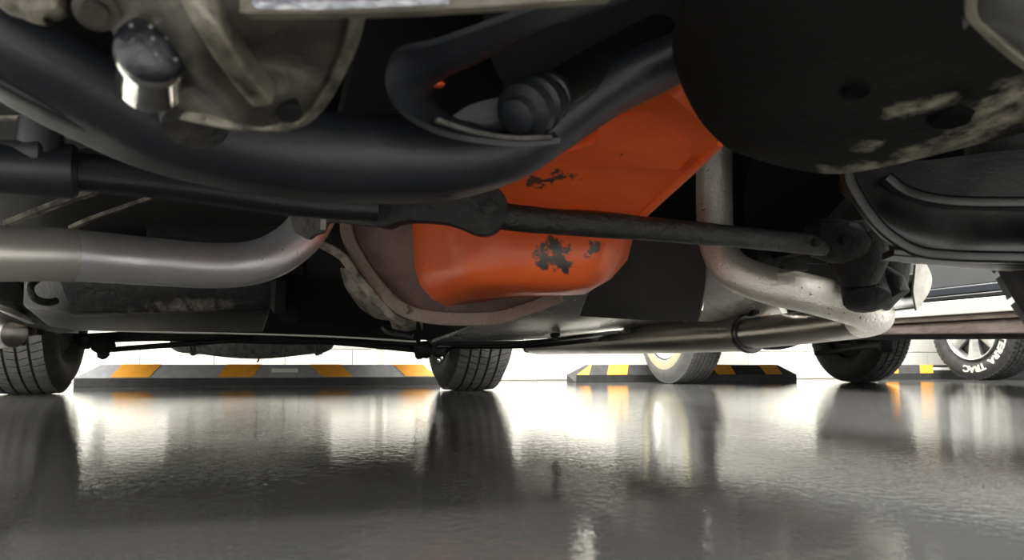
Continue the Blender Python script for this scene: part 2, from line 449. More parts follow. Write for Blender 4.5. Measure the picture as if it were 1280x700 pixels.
# ------------------------------------------------------------------ tyres
def tyre_profile(R, W, ri, n_groove=4, gd=.008, gw=.010):
    """closed cross-section (axial, radius) of a tyre with circumferential grooves"""
    hw = W / 2
    pts = [(-hw * .72, ri), (-hw * .94, ri + (R - ri) * .25), (-hw, ri + (R - ri) * .5), (-hw * .97, ri + (R - ri) * .72), (-hw * .88, R - .022), (-hw * .80, R - .006)]
    tw = hw * .78
    gs = [-tw + 2 * tw * (k + 1) / (n_groove + 1) for k in range(n_groove)]
    pts.append((-tw, R - .003))
    for g in gs:
        c = R - .002 * (g / tw) ** 2
        pts += [(g - gw / 2, c), (g - gw / 2 + .001, c - gd), (g + gw / 2 - .001, c - gd), (g + gw / 2, c)]
    pts.append((tw, R - .003))
    pts += [(hw * .80, R - .006), (hw * .88, R - .022), (hw * .97, ri + (R - ri) * .72), (hw, ri + (R - ri) * .5), (hw * .94, ri + (R - ri) * .25), (hw * .72, ri)]
    pts += [(hw * .6, ri + .01), (-hw * .6, ri + .01)]
    return pts, gs, tw
def make_tyre(name, parent, centre, R, W, ri, side_mat, tread_mat, rows=5, nblk=64, slant=.03, flat=.006, axis=(1, 0, 0)):
    mat4 = frame(centre, axis)
    prof, gs, tw = tyre_profile(R - .007, W, ri, rows - 1, .001, .009)
    mb = MB().lathe(prof, mat4, 72, close=True)
    for p in mb.v:
        if p.z < .0: p.z = 0.0
    o = mb.build(name, side_mat, parent, angle=50)
    # raised tread blocks, joined into one part
    tb = MB()
    edges = [-tw * 1.06] + gs + [tw * 1.06]
    for r in range(rows):
        a0, a1 = edges[r] + .0042, edges[r + 1] - .0042
        s = slant * (1 if r < rows / 2 else -1) if r not in (rows // 2,) else slant * .4
        off = random.random()
        for k in range(nblk):
            t0 = 2 * math.pi * (k + off) / nblk; t1 = t0 + 2 * math.pi / nblk * .80
            vs = []
            for (a, t) in ((a0, t0), (a1, t0 + s), (a1, t1 + s), (a0, t1)):
                cr = .004 * (a / tw) ** 2
                for rad in (R - .0105 - cr, R - cr):
                    vs.append(mat4 @ Vector((a, rad * math.cos(t), rad * math.sin(t))))
            if max(p.z for p in vs) < -.01: continue
            for p in vs:
                if p.z < 0: p.z = 0
            tb.add(vs, [(1, 3, 5, 7), (0, 1, 7, 6), (2, 4, 5, 3), (0, 2, 3, 1), (4, 6, 7, 5)])
    t = tb.build('tread', tread_mat, o, smooth=False)
    return o

# ------------------------------------------------------------------ car bodies as a profile swept across the width
def body_shell(name, parent, mat_, x0, x1, prof, bevel=.03):
    return MB().prism([V(x0, y, z) for y, z in prof], (x1 - x0, 0, 0)).build(name, mat_, parent, smooth=True, bevel=bevel)

# ================================================================== THE CAR OVERHEAD
car = empty('car', (0, 1.9, 0), 'low car overhead showing its orange oil pan, bare exhaust pipes and black chassis', 'car')
A = dict(parent=car)
# body above the chassis (keeps the ceiling light out)
body_shell('body_shell', car, 'matte_black', -.86, .86, [(.30, .64), (1.6, .64), (1.66, .42), (4.3, .36), (4.42, .55), (4.4, .85), (3.5, .95), (2.9, 1.3), (1.7, 1.32), (1.1, .95), (.0, .9), (.0, .68)])
for sx in (-1, 1):
    MB().prism([V(sx * .745, y, z) for y, z in ((.28, .30), (.28, .65), (1.66, .65), (1.66, .26), (1.0, .26), (.75, .40), (.45, .44))], (sx * .02, 0, 0)).build('wheel_house', 'matte_black', car, smooth=False)
MB().box((0, .31, .56), (1.2, .03, .2)).build('radiator_support', 'matte_black', car, smooth=False)
# nose and bumper overhanging the viewpoint
MB().prism([V(-.84, y, z) for y, z in ((.24, .40), (.10, .39), (-.04, .39), (-.10, .42), (-.12, .56), (-.06, .66), (.02, .70), (.24, .70))], (1.68, 0, 0)).build('front_bumper', 'body_black', car, bevel=.02)
MB().patch([[P(600, -30, .70), P(700, -30, .70), P(890, -60, .70)], [P(610, 60, .70), P(700, 50, .70), P(880, 30, .70)], [P(640, 120, .70), P(705, 112, .70), P(850, 75, .70)]], 3, .015).build('dark_filler', 'matte_black', car)  # black sheet added to keep this gap dark and cover the orange behind

# --- rear wheels
def rear_wheel(x, label):
    o = make_tyre('rear_tyre', car, V(x, 3.075, .328), .33, .235, .20, 'black_rubber', 'tread_rubber', rows=5, nblk=70, slant=.035)
    o['label'] = label
    MB().lathe([(-.08, .06), (-.075, .19), (-.085, .202), (.085, .202), (.075, .19), (.06, .06)], frame((x, 3.075, .328), (1, 0, 0)), 40).build('rim', 'undercoat_grey', o)
rear_wheel(-.757, 'left rear tyre with ribbed tread')
rear_wheel(.757, 'right rear tyre, inner sidewall and tread')
# --- near front wheel at the right edge
o = make_tyre('front_tyre', car, V(.85, .385, .328), .33, .22, .20, 'black_rubber', 'tread_rubber', rows=5, nblk=60, slant=.05)
MB().lathe([(-.08, .06), (-.075, .19), (-.085, .202), (.085, .202), (.075, .19), (.06, .06)], frame((.85, .385, .328), (1, 0, 0)), 40).build('rim', 'undercoat_grey', o)

# --- rear muffler across the tail and axle links
def px_path(lst, n=6): return catmull([P(*p) for p in lst], n)
y_t = 3.75
mc = P(316, 426, 3.55)
def mline(px, py, d=3.55): return P(px, py, d)
mp = [mline(217, 424), mline(225, 430), mline(245, 431), mline(280, 430), mline(316, 430), mline(352, 430), mline(388, 430), mline(405, 430), mline(415, 425)]
rm = MB().tube(catmull(mp, 3), [.02, .03, .034, .036, .037, .038, .040, .045, .052, .058, .062, .065, .066, .066, .064, .060, .055, .050, .046, .042, .040, .037, .034, .028, .018], 20).build('rear_muffler', 'undercoat_grey', car)
for px in (242, 246, 397, 401):
    MB().tube([mline(px - 1.4, 430), mline(px + 1.4, 430)], .052 if px in (242, 397) else .047, 20).build('seam_ring', 'undercoat_grey', rm)
MB().tube(px_path([(324, 446, 3.5), (323, 451, 3.5), (321, 452, 3.5)]), .004, 8).build('drain_tip', 'grimy_black', rm)
# black rear cross panel whose lower edge cuts off the view
MB().patch([[P(40, 352, 2.0), P(240, 352, 2.05), P(420, 358, 2.1), P(600, 364, 2.2)],
            [P(50, 390, 2.35), P(240, 394, 2.4), P(420, 402, 2.5), P(620, 408, 2.55)],
            [P(62, 411, 2.55), P(240, 416, 2.7), P(430, 421, 2.8), P(655, 431, 2.8)]], 4, .03).build('rear_floor_panel', 'matte_black', car)
MB().sweep(px_path([(66, 411, 2.5), (200, 415, 2.62), (300, 417, 2.68), (420, 421, 2.74), (520, 427, 2.76)]), [(-.006, -.003), (.006, -.003), (.006, .0025), (-.006, .0025)]).build('pinch_seam', 'edge_bright', car)  # pale colour puts the light caught by the seam edge into the strip
ra = MB().sweep(px_path([(92, 424, 2.75), (200, 420, 2.85), (330, 424, 2.95), (440, 425, 3.0), (525, 430, 3.05)]), round_rect(.02, .018, .008)).build('rear_beam', 'grimy_black', car)
k = MB()
k.lathe([(-.03, .006), (-.026, .026), (.0, .034), (.02, .03), (.04, .016)], frame(P(128, 431, 2.7), P(165, 437, 2.8) - P(128, 431, 2.7)), 14)
k.lathe([(-.02, .01), (-.015, .02), (.02, .022), (.03, .01)], frame(P(108, 425, 2.7), (0, .2, -1)), 12)
k.lathe([(-.02, .01), (-.015, .018), (.02, .02), (.03, .008)], frame(P(128, 438, 2.72), (0.2, .2, -1)), 12)
k.build('rear_link_joint', 'grimy_black', car)
MB().tube(px_path([(140, 437, 2.72), (190, 433, 2.8), (310, 424, 2.9)], 3), .0095, 10).build('rear_link_rod', 'grimy_black', car)
MB().tube(px_path([(360, 424, 2.95), (450, 431, 2.95), (530, 439, 2.95)], 3), .0095, 10).build('rear_link_rod', 'grimy_black', car)
MB().tube(px_path([(395, 425, 2.9), (450, 428, 2.9), (522, 430, 2.9)], 3), .006, 10).build('brake_line', 'grimy_black', car)
k = MB()
k.lathe([(-.03, .012), (-.025, .03), (.02, .034), (.035, .018)], frame(P(528, 437, 2.95), RIGHT), 14)
k.lathe([(-.02, .010), (-.015, .018), (.01, .016), (.02, .01)], frame(P(524, 442, 2.93), (0.1, .1, -1)), 12)
k.build('rear_link_joint', 'grimy_black', car)
MB().tube(px_path([(535, 436, 2.9), (546, 444, 2.88), (556, 442, 2.9), (560, 434, 2.95)]), .007, 10).build('brake_hose', 'grimy_black', car)
k = MB(); hexbolt(k, P(548, 451, 2.87), (-FWD), .006, .008); hexbolt(k, P(552, 448, 2.87), (-FWD), .005, .008)
k.build('bleed_screw', 'chrome', car)

# --- left rear corner: slanted plates, damper
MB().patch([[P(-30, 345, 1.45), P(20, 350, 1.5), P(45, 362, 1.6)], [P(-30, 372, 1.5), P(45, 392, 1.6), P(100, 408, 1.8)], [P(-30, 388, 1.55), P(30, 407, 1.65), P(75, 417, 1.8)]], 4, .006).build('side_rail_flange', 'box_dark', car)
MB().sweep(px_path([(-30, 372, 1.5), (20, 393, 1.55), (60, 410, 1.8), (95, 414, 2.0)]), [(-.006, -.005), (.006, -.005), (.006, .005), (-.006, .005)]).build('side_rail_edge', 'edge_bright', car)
MB().lathe([(-.12, .02), (-.1, .034), (.05, .036), (.07, .03), (.075, .012)], frame(P(-8, 413, 1.7), P(12, 412, 1.68) - P(-40, 405, 1.74)), 20).build('damper', 'pipe_dark', car)
k = MB(); k.box(P(37, 413, 1.72), (.05, .03, .02), Quaternion((0, 0, 1), -.3)); hexbolt(k, P(28, 424, 1.7), (0, 0, -1), .008, .012)
k.build('damper_bracket', 'grimy_black', car, bevel=.002)

# --- dark silencer box behind the left pipe
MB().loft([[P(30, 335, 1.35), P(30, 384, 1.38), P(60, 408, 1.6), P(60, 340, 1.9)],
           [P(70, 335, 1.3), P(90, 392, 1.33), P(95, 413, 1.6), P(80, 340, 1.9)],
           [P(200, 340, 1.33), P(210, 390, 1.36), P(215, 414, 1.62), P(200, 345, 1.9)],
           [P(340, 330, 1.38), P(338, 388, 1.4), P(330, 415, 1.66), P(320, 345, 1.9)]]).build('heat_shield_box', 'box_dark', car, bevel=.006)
MB().tube(px_path([(48, 348, 1.28), (38, 358, 1.25), (42, 372, 1.25), (58, 378, 1.28), (70, 376, 1.3)]), .006, 10).build('hanger_rod', 'rod_black', car)
MB().patch([[P(338, 352, 1.35), P(345, 350, 1.34)], [P(338, 385, 1.36), P(343, 392, 1.35)]], 3, .02).build('shield_tab', 'grimy_black', car)
# floor pan sections above it
MB().patch([[P(-40, 225, 1.15), P(60, 230, 1.2), P(160, 235, 1.25), P(300, 240, 1.3), P(420, 245, 1.3)],
            [P(-40, 262, 1.3), P(60, 262, 1.35), P(160, 268, 1.4), P(300, 275, 1.45), P(420, 280, 1.45)],
            [P(-40, 320, 1.7), P(60, 320, 1.75), P(160, 325, 1.8), P(300, 330, 1.85), P(420, 340, 1.85)]], 4, .01).build('floor_pan', 'shield_dark', car)
MB().sweep(px_path([(8, 280, 1.2), (60, 259, 1.18), (122, 238, 1.15)]), [(-.006, -.004), (.006, -.004), (.006, .004), (-.006, .004)]).build('floor_seam', 'bell_rim', car)
MB().sweep(px_path([(88, 285, 1.24), (118, 272, 1.22), (190, 247, 1.2)]), [(-.0035, -.003), (.0035, -.003), (.0035, .003), (-.0035, .003)]).build('floor_seam', 'bell_rim', car)
k = MB(); k.box(P(285, 290, 1.5), (.30, .03, .17), Quaternion((0, 0, 1), -YAW)); k.build('gearbox_mount', 'grimy_black', car, bevel=.01)
MB().loft([[P(345, 285, 1.5), P(335, 345, 1.5), P(350, 405, 1.6), P(345, 290, 1.8)],
           [P(420, 285, 1.48), P(420, 345, 1.48), P(430, 412, 1.6), P(420, 290, 1.8)],
           [P(520, 300, 1.5), P(520, 385, 1.5), P(530, 418, 1.6), P(520, 300, 1.8)]]).build('gearbox_casing', 'grimy_black', car, bevel=.01)
MB().lathe([(-.02, .018), (0, .021), (.018, .020), (.022, .012)], frame(P(364, 390, 1.5), -FWD), 20).build('drain_boss', 'matte_black', car)

# --- left crossover pipe
lp = px_path([(-70, 314, .85), (0, 317, .88), (90, 319, .93), (180, 326, 1.0), (270, 332, 1.07), (325, 326, 1.11), (365, 305, 1.14), (390, 276, 1.16), (402, 240, 1.18), (404, 205, 1.19)], 6)
cro = MB().tube(lp[11:], .0303, 28).build('crossover_pipe', 'pipe_steel', car, label='bare steel exhaust pipe bending upwards')
MB().tube(lp[:13], .0309, 28).build('pipe_sleeve', 'pipe_matt', cro)
# --- bell housing cover behind the sump
bh = MB()
bell = [(428, 300), (447, 325), (470, 355), (492, 380), (515, 393), (560, 401), (610, 402), (640, 396), (662, 384), (690, 370), (700, 250), (600, 225), (470, 230), (430, 240)]
bh.prism([P(x, y, 1.33) for x, y in bell], FWD * .10)
bho = bh.build('bell_housing', 'bell_brown', car, bevel=.008)
MB().sweep(px_path([(385, 296, 1.31), (412, 310, 1.30), (430, 322, 1.3), (447, 345, 1.3), (468, 370, 1.3), (490, 394, 1.31), (503, 402, 1.32)]), round_rect(.0075, .010, .003), up=-FWD).build('casting_rim', 'bell_rim', bho)
MB().patch([[P(425, 335, 1.36), P(440, 338, 1.36), P(455, 355, 1.36)], [P(432, 360, 1.38), P(448, 372, 1.37), P(470, 380, 1.36)], [P(450, 385, 1.42), P(470, 398, 1.4), P(500, 402, 1.38)]], 4, .02).build('casting_web', 'bell_rim', bho)
MB().sweep(px_path([(436, 240, 1.32), (434, 270, 1.318), (436, 296, 1.315), (452, 328, 1.31), (474, 358, 1.305), (496, 381, 1.30), (522, 393, 1.29), (560, 398, 1.285), (610, 398, 1.285), (645, 391, 1.3), (700, 370, 1.32)]), round_rect(.011, .009, .003), up=-FWD).build('dust_cover_flange', 'rust_flange', bho)
for (x, y) in ((506, 387), (562, 396), (613, 396), (470, 350), (448, 312)):
    k = MB(); hexbolt(k, P(x, y, 1.285 if y > 360 else 1.325), -FWD, .0085, .008); k.build('bolt', 'rust_flange', bho)
k = MB()
k.patch([[P(485, 392, 1.42), P(500, 400, 1.4), P(520, 404, 1.4)], [P(490, 410, 1.45), P(505, 414, 1.43), P(520, 412, 1.43)]], 3, .02)
k.build('starter_nose', 'bell_rim', car)
MB().tube(px_path([(478, 408, 1.5), (486, 416, 1.5), (500, 418, 1.5), (516, 421, 1.5)]), .005, 8).build('cable', 'rod_black', car)

# --- orange oil pan
def ring(lst, it=3):
    return chaikin([P(*p) for p in lst], it, True, .16)
pan = MB()
pan.loft([ring([(503, 240, 1.27), (590, 240, 1.04), (790, 245, 1.04), (806, 240, 1.28), (560, 240, 1.5)]),
          ring([(505, 290, 1.27), (588, 292, 1.03), (785, 285, 1.0), (798, 285, 1.28), (560, 290, 1.48)]),
          ring([(508, 335, 1.26), (590, 335, 1.03), (776, 325, 1.0), (788, 325, 1.28), (565, 330, 1.47)]),
          ring([(514, 358, 1.24), (594, 350, 1.035), (757, 352, 1.01), (766, 348, 1.27), (572, 350, 1.45)]),
          ring([(530, 376, 1.23), (600, 357, 1.06), (738, 362, 1.03), (745, 360, 1.27), (580, 362, 1.43)]),
          ring([(552, 386, 1.235), (606, 366, 1.09), (722, 366, 1.05), (735, 368, 1.27), (590, 375, 1.40)])])
pano = pan.build('oil_pan', 'orange_paint', car, angle=60, label='orange painted oil pan with scraped paint')
MB().patch([[P(728, 122, .80), P(770, 108, .79), P(812, 104, .785), P(848, 126, .785)],
            [P(690, 165, .86), P(745, 152, .85), P(815, 143, .835), P(898, 181, .835)],
            [P(628, 226, .96), P(690, 222, .955), P(760, 215, .94), P(855, 222, .93)],
            [P(585, 262, 1.03), P(660, 262, 1.02), P(730, 262, 1.015), P(806, 270, 1.0)]], 5, .035).build('shallow_sump', 'orange_paint', pano, angle=60)
MB().patch([[P(748, 152, .845), P(800, 142, .835), P(848, 138, .83)], [P(745, 178, .873), P(800, 172, .865), P(870, 172, .845)],
            [P(705, 192, .905), P(780, 190, .885), P(868, 190, .87)], [P(690, 210, .935), P(770, 208, .915), P(848, 212, .90)]], 4, .012).build('stiffening_step', 'orange_paint', pano)
MB().sweep(px_path([(900, 180, .83), (880, 200, .87), (845, 232, .93), (806, 268, .99), (792, 285, 1.0)]), [(-.003, -.003), (.003, -.003), (.003, .003), (-.003, .003)]).build('pan_edge', 'orange_paint', pano)

# --- heat shield and floor sheets to the right of the sump
MB().patch([[P(770, 285, 1.35), P(830, 280, 1.32), P(880, 300, 1.3)],
            [P(748, 345, 1.4), P(820, 345, 1.38), P(882, 350, 1.34)],
            [P(725, 395, 1.5), P(800, 400, 1.46), P(872, 402, 1.4)]], 5, .012).build('tunnel_shield', 'shield_dark', car)
MB().patch([[P(660, 365, 1.75), P(720, 355, 1.72), P(790, 385, 1.62), P(880, 392, 1.5), P(960, 365, 1.42)],
            [P(600, 405, 1.95), P(700, 395, 1.86), P(790, 399, 1.76), P(880, 402, 1.6), P(960, 388, 1.5)],
            [P(540, 428, 2.2), P(650, 424, 2.1), P(760, 412, 1.95), P(860, 405, 1.75), P(950, 392, 1.6)]], 6, .008).build('floor_sheet', 'floor_sheet', car)
MB().patch([[P(545, 429, 2.2), P(650, 427, 2.1), P(760, 414, 1.95), P(860, 407, 1.75), P(965, 393, 1.6)],
            [P(545, 431, 2.22), P(650, 431, 2.12), P(760, 421, 2.0), P(860, 412, 1.8), P(965, 397, 1.65)],
            [P(545, 422, 2.5), P(650, 425, 2.5), P(760, 415, 2.4), P(860, 410, 2.1), P(965, 390, 1.9)]], 4, .01).build('floor_sheet_lip', 'gloss_black', car)
for (x, y, d) in ((694, 419, 2.0), (783, 391, 1.66)):
    MB().lathe([(-.003, .013), (.002, .013), (.004, .009), (.010, .008), (.011, .0)][:4], frame(P(x, y, d), (0, -.3, -1)), 12).build('floor_plug', 'grimy_black', car)
MB().patch([[P(873, 330, 1.36), P(930, 350, 1.34), P(965, 365, 1.34)], [P(880, 380, 1.45), P(930, 385, 1.42), P(975, 388, 1.4)], [P(870, 402, 1.55), P(930, 402, 1.5), P(985, 394, 1.48)]], 4, .01).build('tunnel_flange', 'floor_sheet', car)
MB().sweep(px_path([(790, 413, 1.85), (860, 408, 1.72), (915, 401, 1.55), (945, 388, 1.42)]), round_rect(.006, .006, .002)).build('rubber_seal', 'grimy_black', car)

# --- right exhaust: downpipe, elbow, return leg, silencer
dp = px_path([(893, 150, 1.30), (893, 200, 1.285), (893, 255, 1.27), (896, 300, 1.25), (915, 336, 1.22), (960, 356, 1.19), (1010, 367, 1.16), (1060, 380, 1.14), (1082, 387, 1.14), (1092, 394, 1.17), (1078, 399, 1.22)], 7)
MB().tube(dp, .0285, 28).build('downpipe', 'pipe_pitted', car, label='pitted steel downpipe with elbow')
rp = px_path([(1088, 397, 1.20), (1070, 401, 1.235), (1040, 405, 1.28), (1000, 410, 1.34), (935, 417, 1.45)], 6)
MB().tube(rp, .0278, 28).build('return_pipe', 'pipe_dark', car)
sil = MB().tube([P(944, 416, 1.44), P(936, 416.5, 1.455), P(934, 416.5, 1.46), P(860, 421, 1.66), P(760, 426, 2.05), P(675, 430.5, 2.65), P(664, 431, 2.75), P(656, 431.5, 2.82)], [.024, .026, .0325, .0335, .0335, .0335, .030, .016], 28).build('silencer', 'pipe_dark', car, label='long dark silencer tube running backwards')
MB().lathe([(-.006, .0345), (-.004, .0365), (.004, .0365), (.006, .0345)], frame(P(937, 416.5, 1.452), P(860, 421, 1.66) - P(937, 416.5, 1.452)), 30).build('clamp_ring', 'gloss_black', sil)
MB().lathe([(-.02, .014), (-.01, .02), (.01, .02), (.02, .014)], frame(P(948, 400, 1.50), RIGHT), 14).build('joint_packing', 'pipe_joint', car)
MB().patch([[P(950, 434, 1.5), P(975, 433, 1.48), P(998, 431, 1.46)], [P(955, 437, 1.52), P(975, 437, 1.5), P(990, 434, 1.48)]], 3, .008).build('silencer_bracket', 'matte_black', car)
MB().tube(px_path([(650, 430, 2.6), (657, 432, 2.6), (656, 438, 2.6), (660, 440, 2.6)]), .004, 8).build('tail_hook', 'grimy_black', car)
k = MB(); k.patch([[P(965, 395, 1.6), P(1040, 385, 1.5), P(1100, 375, 1.4)], [P(970, 330, 1.5), P(1040, 330, 1.45), P(1110, 335, 1.4)]], 4, .02); k.build('inner_sill', 'matte_black', car)

# --- sheet half tube beside the elbow
arc = []
rows = []
for t, dd in ((0, 1.22), (.5, 1.17), (1, 1.12)):
    x0 = 1098 + 48 * t; row = []
    for a in range(-90, 20, 18):
        r = math.radians(a)
        row.append(P(x0 + 16 * math.cos(r) - 4, 357 - 34 * math.sin(r) * .95 - 6 * t, dd + .05 * math.cos(r)))
    rows.append(row)
MB().patch(rows, 3, .003).build('pipe_shield', 'gloss_black', car)
MB().patch([[P(1145, 331, 1.12), P(1150, 330, 1.13), P(1158, 329, 1.14)], [P(1143, 350, 1.12), P(1152, 350, 1.13), P(1165, 347, 1.15)],
            [P(1142, 366, 1.12), P(1151, 367, 1.13), P(1162, 364, 1.15)], [P(1146, 388, 1.12), P(1150, 382, 1.13), P(1154, 377, 1.14)]], 4, .003).build('shield_lip', 'shield_edge', car)

# --- steering: centre link, clamps, joints
ln = MB().sweep(px_path([(-60, 205, .66), (0, 209, .68), (60, 212, .70), (160, 221, .74), (260, 234, .79), (370, 250, .84), (470, 258, .87)]), round_rect(.017, .0165, .012), scales=None).build('steering_link', 'frame_paint', car)
k = MB(); k.lathe([(-.03, .010), (-.026, .017), (0, .019), (.02, .017), (.024, .008)], frame(P(50, 178, .69), (0, -.15, 1)), 20)
k.lathe([(-.03, .022), (.03, .024), (.034, .02)], frame(P(42, 212, .69), P(80, 214, .70) - P(40, 212, .69)), 18)
k.build('ball_joint', 'frame_paint', ln)
k = MB(); k.box(P(25, 192, .685), (.05, .03, .018), Quaternion((0, 0, 1), -.3)); k.build('joint_arm', 'frame_paint', ln, bevel=.005)
k = MB()
k.prism([P(358, 256, .93), P(372, 256, .93), P(470, 258, .93), P(478, 284, .93), P(455, 282, .93), P(425, 278, .93), P(408, 278, .93), P(404, 290, .93), P(392, 294, .93), P(385, 300, .93), P(366, 290, .93)], FWD * .018)
k.build('link_bracket', 'bracket_grey', ln, bevel=.003)
k = MB(); k.box(P(404, 281, .922), (.006, .005, .012)); k.build('split_pin', 'edge_bright', ln)
boss = MB()
boss.prism(chaikin([P(440, 246, .87), P(560, 250, .87), P(578, 232, .87), P(612, 226, .87), P(634, 244, .87), P(636, 272, .87), P(618, 293, .87), P(596, 295, .87), P(570, 282, .87), P(545, 277, .87), P(500, 276, .87), P(480, 287, .87), P(455, 275, .87)], 2), FWD * .045)
bo = boss.build('link_boss', 'greasy_clamp', ln, bevel=.004)
k = MB(); hexbolt(k, P(613, 260, .869), -FWD, .0085, .007); k.build('bolt', 'greasy_clamp', ln)
rod = MB().tube(px_path([(625, 270, .885), (680, 276, .89), (800, 285, .91), (900, 294, .94), (1000, 304, .98), (1030, 307, .99)]), [.0150] * 6 + [.0145] * 6 + [.0135] * 6 + [.0128] * 6 + [.013] * 7, 24).build('drag_link', 'rod_black', car, label='black steel steering rod crossing the oil pan')
k = MB(); k.lathe([(-.03, .012), (-.02, .024), (.01, .028), (.03, .026), (.045, .018)], frame(P(1036, 300, 1.0), RIGHT * .9 + V(0, 0, -.15)), 20)
k.lathe([(-.04, .018), (-.03, .034), (.01, .038), (.04, .022)], frame(P(1072, 316, 1.02), V(.2, .2, -1)), 20)
k.build('outer_joint', 'grimy_black', rod)
k = MB(); hexbolt(k, P(1056, 300, .965), -FWD, .006, .006); hexbolt(k, P(1020, 303, .965), -FWD, .005, .006); k.build('joint_nut', 'grimy_black', rod)
k = MB(); k.lathe([(-.05, .02), (-.03, .04), (.02, .045), (.05, .03)], frame(P(1095, 338, 1.12), V(-.3, .1, -1)), 20)
k.lathe([(-.03, .02), (-.01, .03), (.03, .03), (.04, .01)], frame(P(1080, 352, 1.06), V(-.3, -.5, -1)), 16)
k.lathe([(-.02, .012), (.0, .02), (.02, .016)], frame(P(1112, 355, 1.05), V(.3, -.5, -1)), 14)
k.build('steering_knuckle', 'grimy_black', car)
MB().patch([[P(940, 190, 1.15), P(1040, 210, 1.1), P(1130, 220, 1.1)], [P(930, 260, 1.25), P(1040, 260, 1.2), P(1110, 280, 1.15)], [P(940, 330, 1.4), P(1040, 330, 1.3), P(1110, 340, 1.25)]], 4, .03).build('inner_fender', 'matte_black', car)
MB().patch([[P(1000, 40, 1.5), P(1000, 200, 1.6), P(1000, 330, 1.75)], [P(860, 40, 1.5), P(860, 200, 1.6), P(870, 330, 1.75)], [P(600, 60, 1.5), P(700, 200, 1.6), P(740, 330, 1.75)]], 4, .02).build('firewall', 'matte_black', car)
k = MB(); k.box(P(958, 310, 1.25), (.05, .02, .06)); k.box(P(990, 325, 1.26), (.05, .02, .035)); k.build('small_bracket', 'grimy_black', car, bevel=.004)

# --- big curved front crossmember
cm_pts = [(-110, -12, .47), (-40, 40, .49), (40, 85, .51), (120, 127, .535), (200, 162, .56), (290, 182, .585), (390, 196, .605), (490, 200, .62), (570, 198, .635), (640, 183, .655), (700, 148, .67), (770, 108, .68), (870, 62, .69), (940, 20, .70)]
cm = px_path(cm_pts, 5)
sc_cp = [.62, .66, .72, .74, .80, .88, .94, .94, .90, .82, .74, .6, .5, .4]
sc_ = []
for i in range(len(cm)):
    t = i / 5; a = int(min(t, len(sc_cp) - 2)); f_ = t - a
    s_ = sc_cp[a] * (1 - f_) + sc_cp[a + 1] * f_
    sc_.append((1.0, s_))
MB().sweep(cm, round_rect(.045, .033, .031, 8), scales=sc_).build('front_crossmember', 'frame_paint', car, angle=50, label='broad dark painted crossmember')
MB().sweep(px_path([(-40, 78, .475), (40, 122, .50), (120, 160, .53), (200, 192, .555), (300, 214, .585), (400, 230, .605), (480, 237, .615), (560, 238, .63)]), round_rect(.008, .006, .003)).build('crossmember_lip', 'frame_paint', car)
MB().lathe([(-.003, .0022), (.002, .0022), (.003, .0012)], frame(P(463, 219, .592), -FWD), 10).build('grease_nipple', 'chrome', car)
# lug bolt and wire behind the crossmember at the left
MB().patch([[P(-30, 130, .8), P(60, 135, .82), P(140, 165, .85)], [P(-30, 150, .82), P(60, 152, .84), P(150, 160, .86)], [P(-30, 190, .9), P(80, 190, .92), P(150, 172, .9)]], 4, .006).build('mount_plate', 'shield_dark', car)
MB().sweep(px_path([(-30, 148, .8), (60, 147, .81), (100, 150, .815), (142, 168, .83)]), round_rect(.004, .002, .001)).build('mount_plate_edge', 'bell_rim', car)
k = MB(); hexbolt(k, P(92, 163, .84), V(0, -.3, -1), .008, .008); k.build('bolt', 'gloss_black', car)
MB().tube([P(181, 199, .9), P(194, 184, .91)], .0028, 8).build('wire_end', 'edge_bright', car)
MB().patch([[P(-60, 100, .95), P(100, 150, 1.0), P(260, 200, 1.05), P(420, 230, 1.1), P(520, 240, 1.15)], [P(-60, 230, 1.1), P(100, 235, 1.12), P(260, 245, 1.2), P(420, 262, 1.25), P(520, 270, 1.3)]], 4, .02).build('splash_shield', 'matte_black', car)

# --- cast bracket and capped bolt, upper left
br = MB()
out = [(60, -30), (135, 25), (160, 60), (165, 110), (200, 128), (232, 146), (300, 158), (352, 159), (385, 140), (412, 108), (435, 60), (452, 5), (455, -30)]
br.patch([[P(90, -30, .40), P(160, -30, .37), P(240, -30, .36), P(330, -30, .37), P(455, -30, .40)],
          [P(130, 22, .42), P(190, 25, .39), P(250, 35, .37), P(325, 30, .385), P(446, 30, .425)],
          [P(160, 80, .455), P(210, 85, .42), P(262, 88, .395), P(335, 75, .42), P(425, 85, .445)],
          [P(190, 124, .475), P(240, 120, .445), P(290, 120, .415), P(350, 118, .425), P(402, 124, .46)],
          [P(232, 147, .49), P(275, 152, .46), P(310, 156, .44), P(345, 159, .45), P(372, 150, .47)]], 5, .012)
bro = br.build('cast_bracket', 'cast_metal', car, label='pale cast metal bracket with bolt hole')
MB().sweep(px_path([(238, -20, .355), (262, 20, .36), (285, 60, .375), (310, 95, .395), (330, 118, .41)]), round_rect(.006, .007, .003), scales=None).build('rib', 'cast_bright', bro)
MB().sweep(px_path([(452, -10, .40), (440, 45, .425), (418, 95, .447), (395, 132, .46), (368, 152, .465), (330, 158, .447), (280, 152, .457), (225, 142, .485)]), round_rect(.004, .004, .002)).build('rolled_edge', 'cast_bright', bro)
MB().lathe([(-.004, .006), (0, .0065), (.003, .0065), (.004, .0055)], frame(P(362, 138, .437), V(.1, -.5, -.8)), 18).build('bolt_hole', 'matte_black', bro)
MB().lathe([(-.006, .010), (.0, .011), (.001, .007), (.004, .0065)], frame(P(120, 14, .40), V(0, -.6, -.7)), 18).build('bolt_boss', 'cast_metal', bro)
MB().tube(px_path([(20, -12, .41), (45, 5, .41), (65, 8, .41), (76, 22, .415)]), [.012, .012, .012, .012, .011, .010, .010, .010, .010, .010, .010, .010, .009, .008, .007, .006, .005, .004, .003], 14).build('finger_tab', 'cast_bright', bro)
ax = (CAM - P(190, 80, .40)); ax = V(ax.x * .95, ax.y * .95, .06).normalized()
